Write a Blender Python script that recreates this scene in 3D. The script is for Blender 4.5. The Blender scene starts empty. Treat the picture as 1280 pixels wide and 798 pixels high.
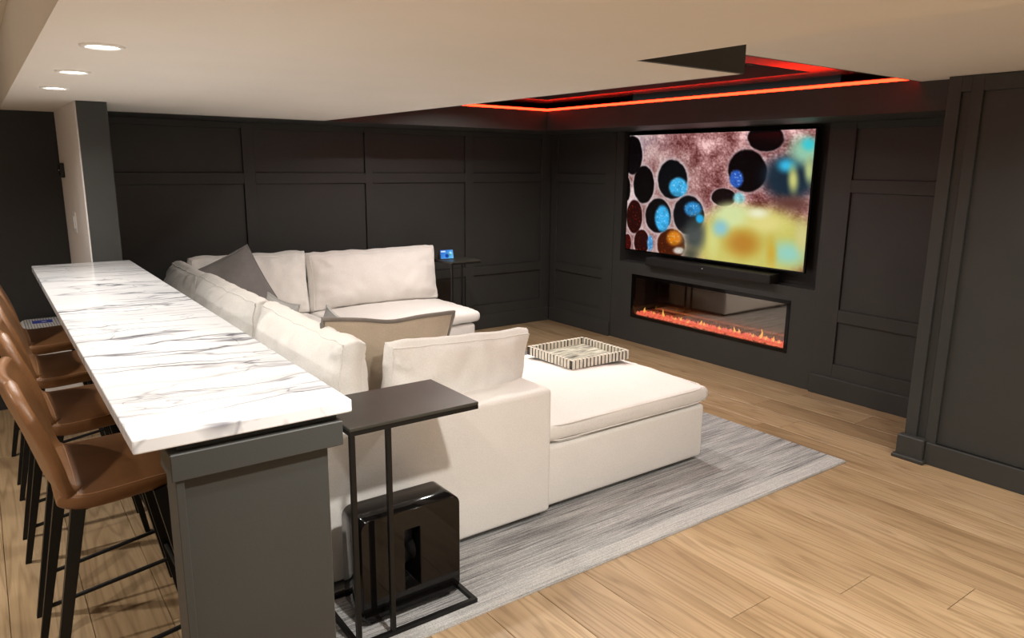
import bpy, bmesh, math, random
from mathutils import Vector, Matrix, noise
random.seed(7)
S = bpy.context.scene
COL = S.collection

# ------------------------------------------------------------------ camera
def setup_camera():
    rx, ry, rz = math.radians(-11.9276), math.radians(0.5354), math.radians(-36.1138)
    fwd = Vector((-math.sin(rz)*math.cos(rx), math.cos(rz)*math.cos(rx), math.sin(rx)))
    right = Vector((math.cos(rz), math.sin(rz), 0)); up = right.cross(fwd)
    r2 = right*math.cos(ry) + up*math.sin(ry); u2 = -right*math.sin(ry) + up*math.cos(ry)
    cam = bpy.data.cameras.new('camera'); cam.sensor_width = 36.0; cam.sensor_fit = 'HORIZONTAL'
    cam.lens = 909.402/1280*36.0; cam.clip_start = 0.02; cam.clip_end = 60
    o = bpy.data.objects.new('camera', cam); COL.objects.link(o)
    M = Matrix((r2, u2, -fwd)).transposed().to_4x4(); M.translation = Vector((0, 0, 1.6))
    o.matrix_world = M
    S.camera = o
setup_camera()

# ------------------------------------------------------------------ world and exposure
W = bpy.data.worlds.new('world'); S.world = W; W.use_nodes = True
W.node_tree.nodes['Background'].inputs[0].default_value = (1.0, .93, .85, 1)
W.node_tree.nodes['Background'].inputs[1].default_value = 0.05
S.view_settings.view_transform = 'Standard'; S.view_settings.look = 'None'
S.view_settings.gamma = 1.0; S.view_settings.use_curve_mapping = False
S.view_settings.exposure = 0.18
LAMP_COL = (1.0, .945, .875)
# downlight list: x, y, z of the ceiling, watts
ZL, ZR, ZT, ZU = 1.908, 2.066, 2.15, 2.175
DOWNLIGHTS = [
    (.324, 3.771, ZL, 5, 'round white recessed downlight over the bar, farthest of the three in view'),
    (.324, 3.061, ZL, 5, 'round white recessed downlight over the bar, middle of the three in view'),
    (.324, 2.344, ZL, 5, 'round white recessed downlight over the bar, nearest and largest of the three'),
    (.324, 1.20, ZL, 4, 'round white recessed downlight above the near end of the bar'),
    (1.02, .93, ZL, 26, 'round white recessed downlight at the top edge of the picture before the red-lit tray'),
    (2.75, .75, ZR, 10, 'round white recessed downlight in the raised ceiling at the near right'),
    (3.55, .75, ZR, 8, 'round white recessed downlight beside the near right panelled wall'),
    (2.75, -.9, ZR, 11, 'round white recessed downlight behind the viewer on the right'),
    (.9, -.9, ZL, 12, 'round white recessed downlight behind the viewer over the aisle'),
    (-1.0, 1.5, ZU, 16, 'round white recessed downlight in the raised ceiling left of the stools'),
    (-1.0, 3.6, ZU, 20, 'round white recessed downlight in the raised ceiling at the far left'),
    (3.25, 3.15, 2.222, 11.5, 'round recessed downlight in the dark tray above the chaise'),
    (3.25, 4.55, 2.222, 16, 'round recessed downlight in the dark tray near the screen corner'),
    (2.5, 3.85, 2.222, 15, 'round recessed downlight in the dark tray above the sectional seats'),
]

# ------------------------------------------------------------------ materials
def nodes(name):
    m = bpy.data.materials.new(name); m.use_nodes = True
    nt = m.node_tree; b = nt.nodes['Principled BSDF']
    return m, nt, b
def N(nt, t, **k):
    n = nt.nodes.new(t)
    for a, v in k.items(): setattr(n, a, v)
    return n
def ramp(nt, src, stops, interp='LINEAR'):
    r = N(nt, 'ShaderNodeValToRGB'); r.color_ramp.interpolation = interp
    el = r.color_ramp.elements
    while len(el) < len(stops): el.new(.5)
    for e, (p, c) in zip(el, stops):
        e.position = p; e.color = (*c, 1) if len(c) == 3 else c
    nt.links.new(src, r.inputs[0]); return r.outputs[0]
def texco(nt, scale=(1, 1, 1), rot=(0, 0, 0), out='Object', loc=(0, 0, 0)):
    t = N(nt, 'ShaderNodeTexCoord'); mp = N(nt, 'ShaderNodeMapping')
    mp.inputs['Scale'].default_value = scale; mp.inputs['Rotation'].default_value = rot; mp.inputs['Location'].default_value = loc
    nt.links.new(t.outputs[out], mp.inputs[0]); return mp.outputs[0]
def noise_tex(nt, vec, scale, detail=4, rough=.5, dist=0):
    n = N(nt, 'ShaderNodeTexNoise'); nt.links.new(vec, n.inputs['Vector'])
    n.inputs['Scale'].default_value = scale; n.inputs['Detail'].default_value = detail
    n.inputs['Roughness'].default_value = rough; n.inputs['Distortion'].default_value = dist
    return n.outputs['Fac']
def bump(nt, b, h, strength=.2, dist=.01):
    bp = N(nt, 'ShaderNodeBump'); bp.inputs['Strength'].default_value = strength; bp.inputs['Distance'].default_value = dist
    nt.links.new(h, bp.inputs['Height']); nt.links.new(bp.outputs[0], b.inputs['Normal'])
def math_n(nt, op, a, bb=None, c=None):
    m = N(nt, 'ShaderNodeMath', operation=op)
    for i, v in enumerate((a, bb, c)):
        if v is None: continue
        if isinstance(v, (int, float)): m.inputs[i].default_value = v
        else: nt.links.new(v, m.inputs[i])
    return m.outputs[0]
def mixc(nt, f, a, bb, mode='MIX'):
    m = N(nt, 'ShaderNodeMix', data_type='RGBA', blend_type=mode)
    if isinstance(f, (int, float)): m.inputs[0].default_value = f
    else: nt.links.new(f, m.inputs[0])
    for i, v in ((6, a), (7, bb)):
        if isinstance(v, tuple): m.inputs[i].default_value = (*v, 1)
        else: nt.links.new(v, m.inputs[i])
    return m.outputs[2]
def simple(name, col, rough=.5, metal=0, spec=.5, bscale=0, bstr=.1, var=0, coat=0):
    m, nt, b = nodes(name)
    b.inputs['Base Color'].default_value = (*col, 1); b.inputs['Roughness'].default_value = rough
    b.inputs['Metallic'].default_value = metal; b.inputs['Specular IOR Level'].default_value = spec
    b.inputs['Coat Weight'].default_value = coat
    v = texco(nt)
    if var:
        f = noise_tex(nt, v, 3.0, 3)
        nt.links.new(ramp(nt, f, [(.3, tuple(c*(1-var) for c in col)), (.7, tuple(min(1, c*(1+var)) for c in col))]), b.inputs['Base Color'])
    if bscale: bump(nt, b, noise_tex(nt, v, bscale, 3), bstr, .004)
    return m
def emit(name, col, s):
    m, nt, b = nodes(name)
    b.inputs['Base Color'].default_value = (0.02, .02, .02, 1)
    b.inputs['Emission Color'].default_value = (*col, 1); b.inputs['Emission Strength'].default_value = s
    return m

M = {}
M['dark'] = simple('charcoal_paint', (.0415, .0435, .0415), .5, spec=.35, bscale=220, bstr=.06, var=.06)
M['dark_gloss'] = simple('charcoal_satin_paint', (.055, .048, .050), .20, bscale=60, bstr=.01)
M['black_wall'] = simple('black_paint', (.014, .014, .014), .6, bscale=200, bstr=.05)
M['niche'] = simple('niche_black', (.010, .010, .010), .5)
M['white'] = simple('white_paint', (.80, .76, .70), .75, bscale=160, bstr=.05, var=.015)
M['post_white'] = simple('pale_wall_paint', (.80, .755, .73), .7, bscale=160, bstr=.05)
M['ring'] = simple('white_trim', (.85, .83, .80), .4)
M['black_metal'] = simple('black_metal', (.006, .006, .006), .45, spec=.3)
M['bronze'] = simple('dark_bronze_top', (.046, .045, .038), .38, metal=.2, bscale=90, bstr=.03, var=.2)
M['gloss_black'] = simple('gloss_black', (.004, .0035, .0035), .07, spec=.32)
M['matte_black'] = simple('matte_black', (.008, .008, .008), .6)
M['plastic_white'] = simple('white_plastic', (.82, .81, .80), .35)
M['lamp'] = emit('lamp_diffuser', (1, .93, .82), 14)
M['led'] = emit('led_strip', (1.0, .0165, .0045), 15)

def fabric(name, col, var=.06, weave=700, bstr=.25, rough=.9, tint=None):
    m, nt, b = nodes(name)
    v = texco(nt)
    f = noise_tex(nt, v, 5, 5, .6); g = noise_tex(nt, v, 180, 2)
    c = ramp(nt, f, [(.25, tuple(x*(1-var) for x in col)), (.75, tuple(min(1, x*(1+var*.6)) for x in col))])
    c2 = ramp(nt, g, [(.35, (.92, .92, .92)), (.65, (1, 1, 1))])
    nt.links.new(mixc(nt, 1.0, c, c2, 'MULTIPLY'), b.inputs['Base Color'])
    b.inputs['Roughness'].default_value = rough; b.inputs['Specular IOR Level'].default_value = .2
    b.inputs['Sheen Weight'].default_value = .15
    h = math_n(nt, 'ADD', math_n(nt, 'MULTIPLY', noise_tex(nt, v, weave, 2), .2), noise_tex(nt, v, 9, 5, .55, .6))
    bump(nt, b, h, bstr, .012)
    return m
M['sofa'] = fabric('ivory_slipcover', (.87, .852, .82), .02, bstr=.30)
M['grey_velvet'] = fabric('grey_velvet', (.20, .19, .185), .30, bstr=.2)
M['light_grey'] = fabric('pale_grey_fabric', (.50, .50, .49), .2)
M['grey_knit'] = fabric('mottled_grey_fabric', (.26, .255, .25), .55, weave=120, bstr=.6)
M['beige'] = fabric('beige_linen', (.52, .44, .34), .12, weave=260, bstr=.5)
M['beige_trim'] = fabric('grey_brown_trim', (.24, .215, .19), .2)

def leather():
    m, nt, b = nodes('tan_leather'); v = texco(nt)
    f = noise_tex(nt, v, 7, 5, .6)
    nt.links.new(ramp(nt, f, [(.25, (.145, .064, .024)), (.75, (.245, .114, .046))]), b.inputs['Base Color'])
    b.inputs['Roughness'].default_value = .36
    vo = N(nt, 'ShaderNodeTexVoronoi'); vo.inputs['Scale'].default_value = 260; nt.links.new(v, vo.inputs['Vector'])
    bump(nt, b, math_n(nt, 'ADD', vo.outputs['Distance'], math_n(nt, 'MULTIPLY', f, 2.0)), .10, .003)
    return m
M['leather'] = leather()
M['stitch'] = simple('tan_thread', (.42, .22, .11), .7)

def marble():
    m, nt, b = nodes('white_marble')
    v = texco(nt, (1, 1, 1), (0, 0, math.radians(8)))
    w = N(nt, 'ShaderNodeTexNoise'); nt.links.new(v, w.inputs['Vector']); w.inputs['Scale'].default_value = 3.2; w.inputs['Detail'].default_value = 4
    add = N(nt, 'ShaderNodeVectorMath', operation='MULTIPLY_ADD')
    nt.links.new(w.outputs['Color'], add.inputs[0]); add.inputs[1].default_value = (.16, .16, .16); nt.links.new(v, add.inputs[2])
    def veins(sx, sy, scale, width, seed, detail=2):
        mp = N(nt, 'ShaderNodeMapping'); mp.inputs['Scale'].default_value = (sx, sy, 1); mp.inputs['Location'].default_value = (seed, seed*.7, 0)
        nt.links.new(add.outputs[0], mp.inputs[0])
        f = noise_tex(nt, mp.outputs[0], scale, detail, .45)
        d = math_n(nt, 'ABSOLUTE', math_n(nt, 'SUBTRACT', f, .5))
        r = N(nt, 'ShaderNodeMapRange'); nt.links.new(d, r.inputs[0]); r.inputs[1].default_value = 0; r.inputs[2].default_value = width
        r.inputs[3].default_value = 1; r.inputs[4].default_value = 0
        return r.outputs[0]
    v1 = veins(.45, 3.6, 1.9, .016, 3.1, 2)
    v2 = veins(.6, 6.0, 2.0, .013, 11.7, 3)
    v3 = veins(.7, 4.2, 1.3, .05, 3.6, 4)
    v4 = veins(1.3, 3.0, 2.2, .007, 23.3, 2)
    # thickness and presence of the veins change from place to place
    pr = ramp(nt, noise_tex(nt, texco(nt, (1, 2.2, 1), loc=(2, 5, 0)), 2.2, 3), [(.34, (.25, .25, .25)), (.58, (1, 1, 1))])
    pr2 = ramp(nt, noise_tex(nt, texco(nt, (1, 2.0, 1), loc=(9, 1, 0)), 2.6, 3), [(.40, (0, 0, 0)), (.64, (1, 1, 1))])
    a = math_n(nt, 'MULTIPLY', v1, pr); c = math_n(nt, 'MULTIPLY', v2, pr2)
    e = math_n(nt, 'MULTIPLY', math_n(nt, 'MULTIPLY', v3, pr2), .22)
    tot = math_n(nt, 'MINIMUM', math_n(nt, 'ADD', math_n(nt, 'ADD', math_n(nt, 'ADD', math_n(nt, 'MULTIPLY', a, .85), math_n(nt, 'MULTIPLY', c, .75)), e), math_n(nt, 'MULTIPLY', v4, .4)), .92)
    base = ramp(nt, noise_tex(nt, v, 2.0, 3), [(.3, (.64, .655, .68)), (.7, (.74, .75, .77))])
    nt.links.new(mixc(nt, tot, base, (.10, .10, .125)), b.inputs['Base Color'])
    b.inputs['Roughness'].default_value = .13
    return m
M['marble'] = marble()

def wood():
    m, nt, b = nodes('oak_plank')
    oi = N(nt, 'ShaderNodeObjectInfo'); tc = N(nt, 'ShaderNodeTexCoord')
    off = N(nt, 'ShaderNodeVectorMath', operation='MULTIPLY_ADD')
    comb = N(nt, 'ShaderNodeCombineXYZ')
    nt.links.new(oi.outputs['Random'], comb.inputs[0]); nt.links.new(oi.outputs['Random'], comb.inputs[1]); nt.links.new(oi.outputs['Random'], comb.inputs[2])
    nt.links.new(comb.outputs[0], off.inputs[0]); off.inputs[1].default_value = (37, 91, 53)
    nt.links.new(tc.outputs['Object'], off.inputs[2])
    mp = N(nt, 'ShaderNodeMapping'); mp.inputs['Scale'].default_value = (1, .065, 1); nt.links.new(off.outputs[0], mp.inputs[0])
    w = noise_tex(nt, mp.outputs[0], 7.0, 2, .45)
    # cathedral rings: bands of a warped distance across the board
    ring = math_n(nt, 'FRACT', math_n(nt, 'MULTIPLY', w, 14.0))
    grain = ramp(nt, ring, [(0, (.72, .69, .65)), (.18, (1, 1, 1)), (.66, (.985, .98, .975)), (1, (.72, .69, .65))])
    mp2 = N(nt, 'ShaderNodeMapping'); mp2.inputs['Scale'].default_value = (1, .025, 1); nt.links.new(off.outputs[0], mp2.inputs[0])
    fine = ramp(nt, noise_tex(nt, mp2.outputs[0], 130, 3, .6), [(.3, (.84, .82, .80)), (.62, (1, 1, 1))])
    mp3 = N(nt, 'ShaderNodeMapping'); mp3.inputs['Scale'].default_value = (1, .14, 1); nt.links.new(off.outputs[0], mp3.inputs[0])
    tone = ramp(nt, noise_tex(nt, mp3.outputs[0], 4.5, 3, .5), [(.3, (.37, .25, .138)), (.5, (.50, .355, .205)), (.75, (.58, .43, .27))])
    pt = ramp(nt, oi.outputs['Random'], [(0, (.80, .775, .75)), (1, (1.0, 1.0, 1.0))])
    c = mixc(nt, 1.0, mixc(nt, 1.0, mixc(nt, 1.0, tone, grain, 'MULTIPLY'), fine, 'MULTIPLY'), pt, 'MULTIPLY')
    nt.links.new(c, b.inputs['Base Color']); b.inputs['Roughness'].default_value = .38
    bump(nt, b, fine, .06, .002)
    return m
M['wood'] = wood()
M['joint'] = simple('plank_joint', (.20, .125, .07), .8)

def rugmat():
    m, nt, b = nodes('heathered_wool'); 
    v = texco(nt, (1.1, 75, 1)); v2 = texco(nt, (1, 1, 1)); v3 = texco(nt, (.7, 11, 1))
    f = noise_tex(nt, v, 2.2, 5, .7); g = noise_tex(nt, v2, 170, 2); h = noise_tex(nt, v3, 2.0, 2)
    s = math_n(nt, 'ADD', math_n(nt, 'MULTIPLY', f, .78), math_n(nt, 'MULTIPLY', h, .25))
    c = ramp(nt, s, [(.36, (.06, .062, .066)), (.43, (.235, .238, .24)), (.52, (.47, .475, .472)), (.64, (.70, .69, .68))])
    # pale woven border along the near end
    sep = N(nt, 'ShaderNodeSeparateXYZ'); nt.links.new(texco(nt), sep.inputs[0])
    yy = sep.outputs['Y']
    edge = ramp(nt, yy, [(0, (1, 1, 1)), (.085, (1, 1, 1)), (.10, (0, 0, 0)), (1, (0, 0, 0))])
    pale = ramp(nt, f, [(.33, (.38, .38, .38)), (.5, (.60, .595, .58)), (.65, (.70, .69, .67))])
    c = mixc(nt, edge, c, pale)
    c = mixc(nt, 1.0, c, ramp(nt, g, [(.3, (.70, .70, .70)), (.65, (1, 1, 1))]), 'MULTIPLY')
    nt.links.new(c, b.inputs['Base Color']); b.inputs['Roughness'].default_value = .95; b.inputs['Specular IOR Level'].default_value = .1
    bump(nt, b, math_n(nt, 'ADD', g, f), .7, .008)
    return m
M['rug'] = rugmat()

def inlay():
    m, nt, b = nodes('bone_inlay'); v = texco(nt)
    f = noise_tex(nt, v, 40, 3)
    nt.links.new(ramp(nt, f, [(.3, (.68, .65, .55)), (.7, (.82, .80, .71))]), b.inputs['Base Color']); b.inputs['Roughness'].default_value = .35
    return m
M['bone'] = inlay()
M['inlay_black'] = simple('dark_inlay', (.02, .018, .015), .35)
def tray_floor():
    m, nt, b = nodes('streaky_inlay'); v = texco(nt, (1.0, 8.0, 1))
    f = noise_tex(nt, v, 9, 3, .6)
    nt.links.new(ramp(nt, f, [(.40, (.10, .10, .085)), (.50, (.44, .45, .37)), (.62, (.70, .69, .58))]), b.inputs['Base Color']); b.inputs['Roughness'].default_value = .3
    return m
M['tray_floor'] = tray_floor()

def glass_pane():
    m = bpy.data.materials.new('smoked_glass'); m.use_nodes = True; nt = m.node_tree; nt.nodes.clear()
    o = N(nt, 'ShaderNodeOutputMaterial'); mix = N(nt, 'ShaderNodeMixShader'); t = N(nt, 'ShaderNodeBsdfTransparent'); g = N(nt, 'ShaderNodeBsdfGlossy')
    t.inputs[0].default_value = (.80, .78, .76, 1); g.inputs[0].default_value = (.95, .88, .78, 1); g.inputs['Roughness'].default_value = .03
    mix.inputs[0].default_value = .17
    nt.links.new(t.outputs[0], mix.inputs[1]); nt.links.new(g.outputs[0], mix.inputs[2]); nt.links.new(mix.outputs[0], o.inputs[0])
    return m
M['glass'] = glass_pane()
M['firebox'] = simple('firebox_dark_mirror', (.10, .085, .07), .12, metal=.9)
def ember():
    m, nt, b = nodes('glowing_crystal'); v = texco(nt)
    f = noise_tex(nt, v, 75, 3, .65)
    nt.links.new(ramp(nt, f, [(.30, (.30, .02, .015)), (.48, (1, .14, .09)), (.60, (1, .24, .13)), (.72, (1, .62, .28))]), b.inputs['Emission Color'])
    b.inputs['Base Color'].default_value = (.3, .05, .03, 1); b.inputs['Emission Strength'].default_value = 1.35; b.inputs['Roughness'].default_value = .2
    return m
M['ember'] = ember()
M['flame'] = emit('flame', (1, .52, .10), 1.6)
def vcol(name, strength):
    m, nt, b = nodes(name)
    a = N(nt, 'ShaderNodeVertexColor'); a.layer_name = 'picture'
    b.inputs['Base Color'].default_value = (.004, .004, .004, 1); b.inputs['Roughness'].default_value = .12
    nt.links.new(a.outputs[0], b.inputs['Emission Color']); b.inputs['Emission Strength'].default_value = strength
    return m
M['screen'] = vcol('lit_screen', .92)

# ------------------------------------------------------------------ helpers
def link(name, me, mat=None, parent=None, loc=None, smooth=False):
    o = bpy.data.objects.new(name, me); COL.objects.link(o)
    if mat and not me.materials: me.materials.append(M[mat])
    if smooth:
        for p in me.polygons: p.use_smooth = True
    if parent: o.parent = parent
    if loc is not None: o.location = loc
    return o
def tag(o, label, cat, group=None, kind=None):
    o['label'] = label; o['category'] = cat
    if group: o['group'] = group
    if kind: o['kind'] = kind
    return o
def empty(name, loc=(0, 0, 0), rz=0):
    o = bpy.data.objects.new(name, None); COL.objects.link(o); o.location = loc; o.rotation_euler = (0, 0, rz); o.empty_display_size = .05
    return o
def mesh(name, vs, fs):
    me = bpy.data.meshes.new(name); me.from_pydata(vs, [], fs); me.update(); return me
class MB:
    def __init__(s): s.v = []; s.f = []
    def add(s, vs, fs):
        n = len(s.v); s.v += [tuple(v) for v in vs]; s.f += [tuple(i+n for i in f) for f in fs]; return s
    def box(s, x0, x1, y0, y1, z0, z1):
        return s.add([(x0, y0, z0), (x1, y0, z0), (x1, y1, z0), (x0, y1, z0), (x0, y0, z1), (x1, y0, z1), (x1, y1, z1), (x0, y1, z1)],
                     [(0, 3, 2, 1), (4, 5, 6, 7), (0, 1, 5, 4), (1, 2, 6, 5), (2, 3, 7, 6), (3, 0, 4, 7)])
    def tube(s, pts, r, n=8, closed=False):
        pts = [Vector(p) for p in pts]; rings = []; L = len(pts)
        for i, p in enumerate(pts):
            a = pts[i-1] if (i > 0 or closed) else p; c = pts[(i+1) % L] if (i < L-1 or closed) else p
            t = (c-a).normalized(); up = Vector((0, 0, 1)) if abs(t.z) < .95 else Vector((1, 0, 0))
            u = t.cross(up).normalized(); w = u.cross(t)
            rr = r[i] if isinstance(r, (list, tuple)) else r
            rings.append([p + (u*math.cos(2*math.pi*k/n) + w*math.sin(2*math.pi*k/n))*rr for k in range(n)])
        vs = [v for rg in rings for v in rg]; fs = []
        for i in range(L if closed else L-1):
            j = (i+1) % L
            for k in range(n): fs.append((i*n+k, i*n+(k+1) % n, j*n+(k+1) % n, j*n+k))
        if not closed: fs += [tuple(range(n))[::-1], tuple((L-1)*n+k for k in range(n))]
        return s.add(vs, fs)
    def bar(s, a, b, w0, w1=None):
        """square tapered bar from a to b"""
        w1 = w0 if w1 is None else w1; a, b = Vector(a), Vector(b); t = (b-a).normalized()
        up = Vector((1, 0, 0)) if abs(t.z) > .7 else Vector((0, 0, 1))
        u = t.cross(up).normalized(); w = u.cross(t).normalized(); vs = []
        for p, h in ((a, w0/2), (b, w1/2)):
            vs += [p+u*h+w*h, p-u*h+w*h, p-u*h-w*h, p+u*h-w*h]
        return s.add(vs, [(0, 1, 2, 3), (7, 6, 5, 4), (0, 4, 5, 1), (1, 5, 6, 2), (2, 6, 7, 3), (3, 7, 4, 0)])
    def build(s, name, mat, parent=None, loc=None, smooth=False):
        return link(name, mesh(name, s.v, s.f), mat, parent, loc, smooth)
def box(name, mat, x0, x1, y0, y1, z0, z1, parent=None, bev=0, seg=1):
    me = MB().box(x0, x1, y0, y1, z0, z1); me = mesh(name, me.v, me.f)
    if bev:
        bm = bmesh.new(); bm.from_mesh(me); bmesh.ops.bevel(bm, geom=bm.edges[:], offset=bev, segments=seg, profile=.5, affect='EDGES')
        bm.to_mesh(me); bm.free()
        if seg > 1:
            for p in me.polygons: p.use_smooth = True
    else: me.validate()
    bm = bmesh.new(); bm.from_mesh(me); bmesh.ops.recalc_face_normals(bm, faces=bm.faces); bm.to_mesh(me); bm.free()
    return link(name, me, mat, parent)
def structure(o, label, cat): return tag(o, label, cat, kind='structure')

# ------------------------------------------------------------------ floor
floor = structure(box('floor', 'joint', -2.2, 4.95, -2.0, 5.95, -.08, -.0125), 'light oak plank floor running past the white rug and sofa', 'floor')
PW = .235; X0 = 2.04 - PW*14
joints = {14: 1.43, 15: None, 16: 1.285, 17: 1.0, 13: None}
for r in range(0, 27):
    x0 = X0 + r*PW; x1 = min(x0 + PW, 4.94)
    if x0 > 4.9: break
    L = 2.2; st = joints.get(r) if joints.get(r) is not None else random.uniform(2.25, 2.9) - (2.2 if r > 22 else 0)
    cuts = [st + L*k for k in range(-3, 6)]
    ys = [-.9] + [c for c in cuts if -.75 < c < 5.8] + [5.94]
    for a, c in zip(ys[:-1], ys[1:]):
        g = .0009; b = .0013; hx = (x1-x0)/2-g; hy = (c-a)/2-g
        vs = [(-hx, -hy, -.012), (hx, -hy, -.012), (hx, hy, -.012), (-hx, hy, -.012), (-hx, -hy, -b), (hx, -hy, -b), (hx, hy, -b), (-hx, hy, -b),
              (-hx+b, -hy+b, 0), (hx-b, -hy+b, 0), (hx-b, hy-b, 0), (-hx+b, hy-b, 0)]
        fs = [(0, 1, 5, 4), (1, 2, 6, 5), (2, 3, 7, 6), (3, 0, 4, 7), (4, 5, 9, 8), (5, 6, 10, 9), (6, 7, 11, 10), (7, 4, 8, 11), (8, 9, 10, 11)]
        link('plank', mesh('plank', vs, fs), 'wood', floor, ((x0+x1)/2, (a+c)/2, 0))
back_fl = box('plank', 'wood', -2.2, 4.95, -2.0, -.902, -.0125, 0, floor)
box('plank', 'wood', -2.2, X0-.001, -.9, 5.94, -.0125, 0, floor)

# ------------------------------------------------------------------ walls
D = .018                                     # how far stiles and rails stand proud
def panel_wall(root, axis, plane, sign, u_panels, z_panels, u0, u1, z0, z1, mat='dark'):
    """stiles and rails around recessed panels. axis 'x': wall plane y=plane runs along x; axis 'y': plane x=plane runs along y"""
    def pc(name, a, b, c, d, t0, t1):
        lo, hi = sorted((plane+sign*t0, plane+sign*t1))
        if axis == 'x': return box(name, mat, a, b, lo, hi, c, d, root, .0015)
        return box(name, mat, lo, hi, a, b, c, d, root, .0015)
    us = sorted(u_panels); zs = sorted(z_panels)
    edges = [u0] + [e for p in us for e in p] + [u1]
    for i in range(0, len(edges), 2):
        if edges[i+1]-edges[i] > .004: pc('stile', edges[i], edges[i+1], z0, z1, -.004, D)
    zed = [z0] + [e for p in zs for e in p] + [z1]
    for p in us:
        for i in range(0, len(zed), 2):
            if zed[i+1]-zed[i] > .004: pc('rail', p[0], p[1], zed[i], zed[i+1], -.004, D-.0008)
        for z in zs: pc('panel', p[0]+.0015, p[1]-.0015, z[0]+.0015, z[1]-.0015, -.004, .0012)
ZP = [(.24, .544), (.63, 1.44), (1.525, 1.862)]
YB = 5.916
wb = structure(box('wall_back', 'dark', .60, 4.95, YB, YB+.12, -.01, 2.16), 'charcoal panelled wall behind the white sectional sofa', 'wall')
panel_wall(wb, 'x', YB-.004, -1, [(.74, 1.705), (1.795, 2.728), (2.795, 3.742), (3.832, 4.66)], ZP, .62, 4.775, .12, 1.907)
structure(box('baseboard_back', 'dark', .62, 4.765, YB-.036, YB-.0045, 0, .14, None, .004), 'charcoal baseboard along the panelled wall behind the sofa', 'baseboard')

XT = 4.80
CY0, CY1 = 2.85, 4.965
wr = MB()
wr.box(XT, 4.97, CY1, 5.92, -.01, 2.16).box(XT, 4.97, 1.0, CY0, -.01, 2.16)
structure(wr.build('wall_right', 'dark'), 'charcoal panelled wall holding the big screen and fireplace', 'wall')
wrr = bpy.data.objects['wall_right']
FX = XT-.008; FB = 4.97
c = MB().box(FX, FB, CY0, CY1, -.01, .237).box(FX, FB, CY0, CY1, .637, .742)
c.box(FX, FB, CY0, 3.065, .237, .637).box(FX, FB, 4.70, CY1, .237, .637)
c.box(FX, FB, CY0, 2.885, .742, 1.907).box(FX, FB, 4.872, CY1, .742, 1.907)
c.build('fireplace_surround', 'dark', wrr)
MB().box(4.905, 4.93, 2.885, 4.872, .742, 1.907).build('niche_back', 'niche', wrr)
panel_wall(wrr, 'y', XT, -1, [(5.10, 5.80)], ZP, CY1, 5.897, .12, 1.907)
panel_wall(wrr, 'y', XT, -1, [(1.98, 2.69)], ZP, 1.86, CY0, .12, 1.907)
structure(box('baseboard_right_far', 'dark', XT-.036, XT-.0005, CY1, YB-.037, 0, .14, None, .004), 'short charcoal baseboard in the far corner beside the fireplace', 'baseboard')
structure(box('baseboard_right_near', 'dark', XT-.036, XT-.0005, 1.86, CY0, 0, .14, None, .004), 'charcoal baseboard right of the fireplace', 'baseboard')

XR = 4.101
wn = structure(box('wall_near_right', 'dark', XR+.018, 4.95, -2.0, 1.84, -.01, 2.064), 'charcoal panelled wall jutting out at the right edge', 'wall')
panel_wall(wn, 'y', XR+.018, -1, [(-.6, .55), (.66, 1.672), (1.727, 1.776)], [(.125, 1.987)], -2.0, 1.84, 0, 2.064)
structure(box('baseboard_near_right', 'dark', XR-.016, XR+.0175, -2.0, 1.715, 0, .125, None, .003), 'charcoal baseboard under the jutting wall at the right', 'baseboard')
structure(box('trim_1', 'dark', XR-.036, XR+.0175, 1.716, 1.862, 0, .135, None, .006), 'charcoal plinth block at the corner of the jutting right wall', 'trim')
structure(box('trim_2', 'dark', XR-.055, XR-.0165, 1.70, 1.875, 0, .022, None, .004), 'charcoal shoe moulding at the foot of the right corner', 'trim')

structure(box('wall_left_back', 'black_wall', -2.2, .463, 5.625, 5.75, -.01, 2.18), 'black wall at the far left behind the bar stools', 'wall')
wp = structure(box('wall_partition', 'post_white', .464, .60, 4.492, YB+.1, -.01, 1.907), 'pale partition wall standing at the far end of the bar', 'wall')
box('end_board', 'dark', .470, .612, 4.477, 4.4915, 1.05, 1.907, wp)
box('end_board', 'dark', .6005, .612, 4.4917, YB-.02, -.01, 1.907, wp)
structure(box('wall_left', 'white', -2.3, -2.2, -2.0, 5.75, -.01, 2.3), 'white wall left of the viewer', 'wall')
structure(box('wall_front', 'white', -2.3, 4.95, -2.1, -2.0, -.01, 2.3), 'white wall behind the viewer', 'wall')

# ------------------------------------------------------------------ ceiling
c = MB().box(.174, 2.127, 1.627, 5.281, ZL, 2.30).box(.174, 1.635, -2.0, 1.627, ZL, 2.30)
# far strip that carries on over the partition to the black wall
c.box(.174, .60, 5.281, 5.75, ZL, 2.30)
structure(c.build('ceiling', 'white'), 'low white ceiling over the bar and sofa', 'ceiling')
c = MB().box(1.636, 4.95, -2.0, 1.608, ZR, 2.30).box(2.142, 4.95, 1.608, 2.036, ZR, 2.30)
structure(c.build('ceiling_right', 'white'), 'raised white ceiling at the upper right', 'ceiling')
structure(box('ceiling_left', 'white', -2.3, .1735, -2.0, 5.75, ZU, 2.30), 'raised white ceiling strip at the upper left corner', 'ceiling')
structure(box('trim_3', 'dark', 1.636, 2.1265, 1.609, 1.6265, ZL, 2.30), 'charcoal triangular-looking fascia under the white ceiling by the red-lit tray', 'trim')
c = MB().box(2.11, 4.95, 2.0365, 5.95, 2.222, 2.30).box(4.03, 4.95, 2.0365, 5.95, ZT, 2.222).box(2.11, 2.36, 2.0365, 5.95, ZT, 2.222)
c.box(2.36, 4.03, 2.0365, 2.58, ZT, 2.222).box(2.36, 4.03, 5.05, 5.95, ZT, 2.222)
tr = structure(c.build('ceiling_tray', 'dark_gloss'), 'dark stepped tray ceiling glowing red above the sofa', 'ceiling')
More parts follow.
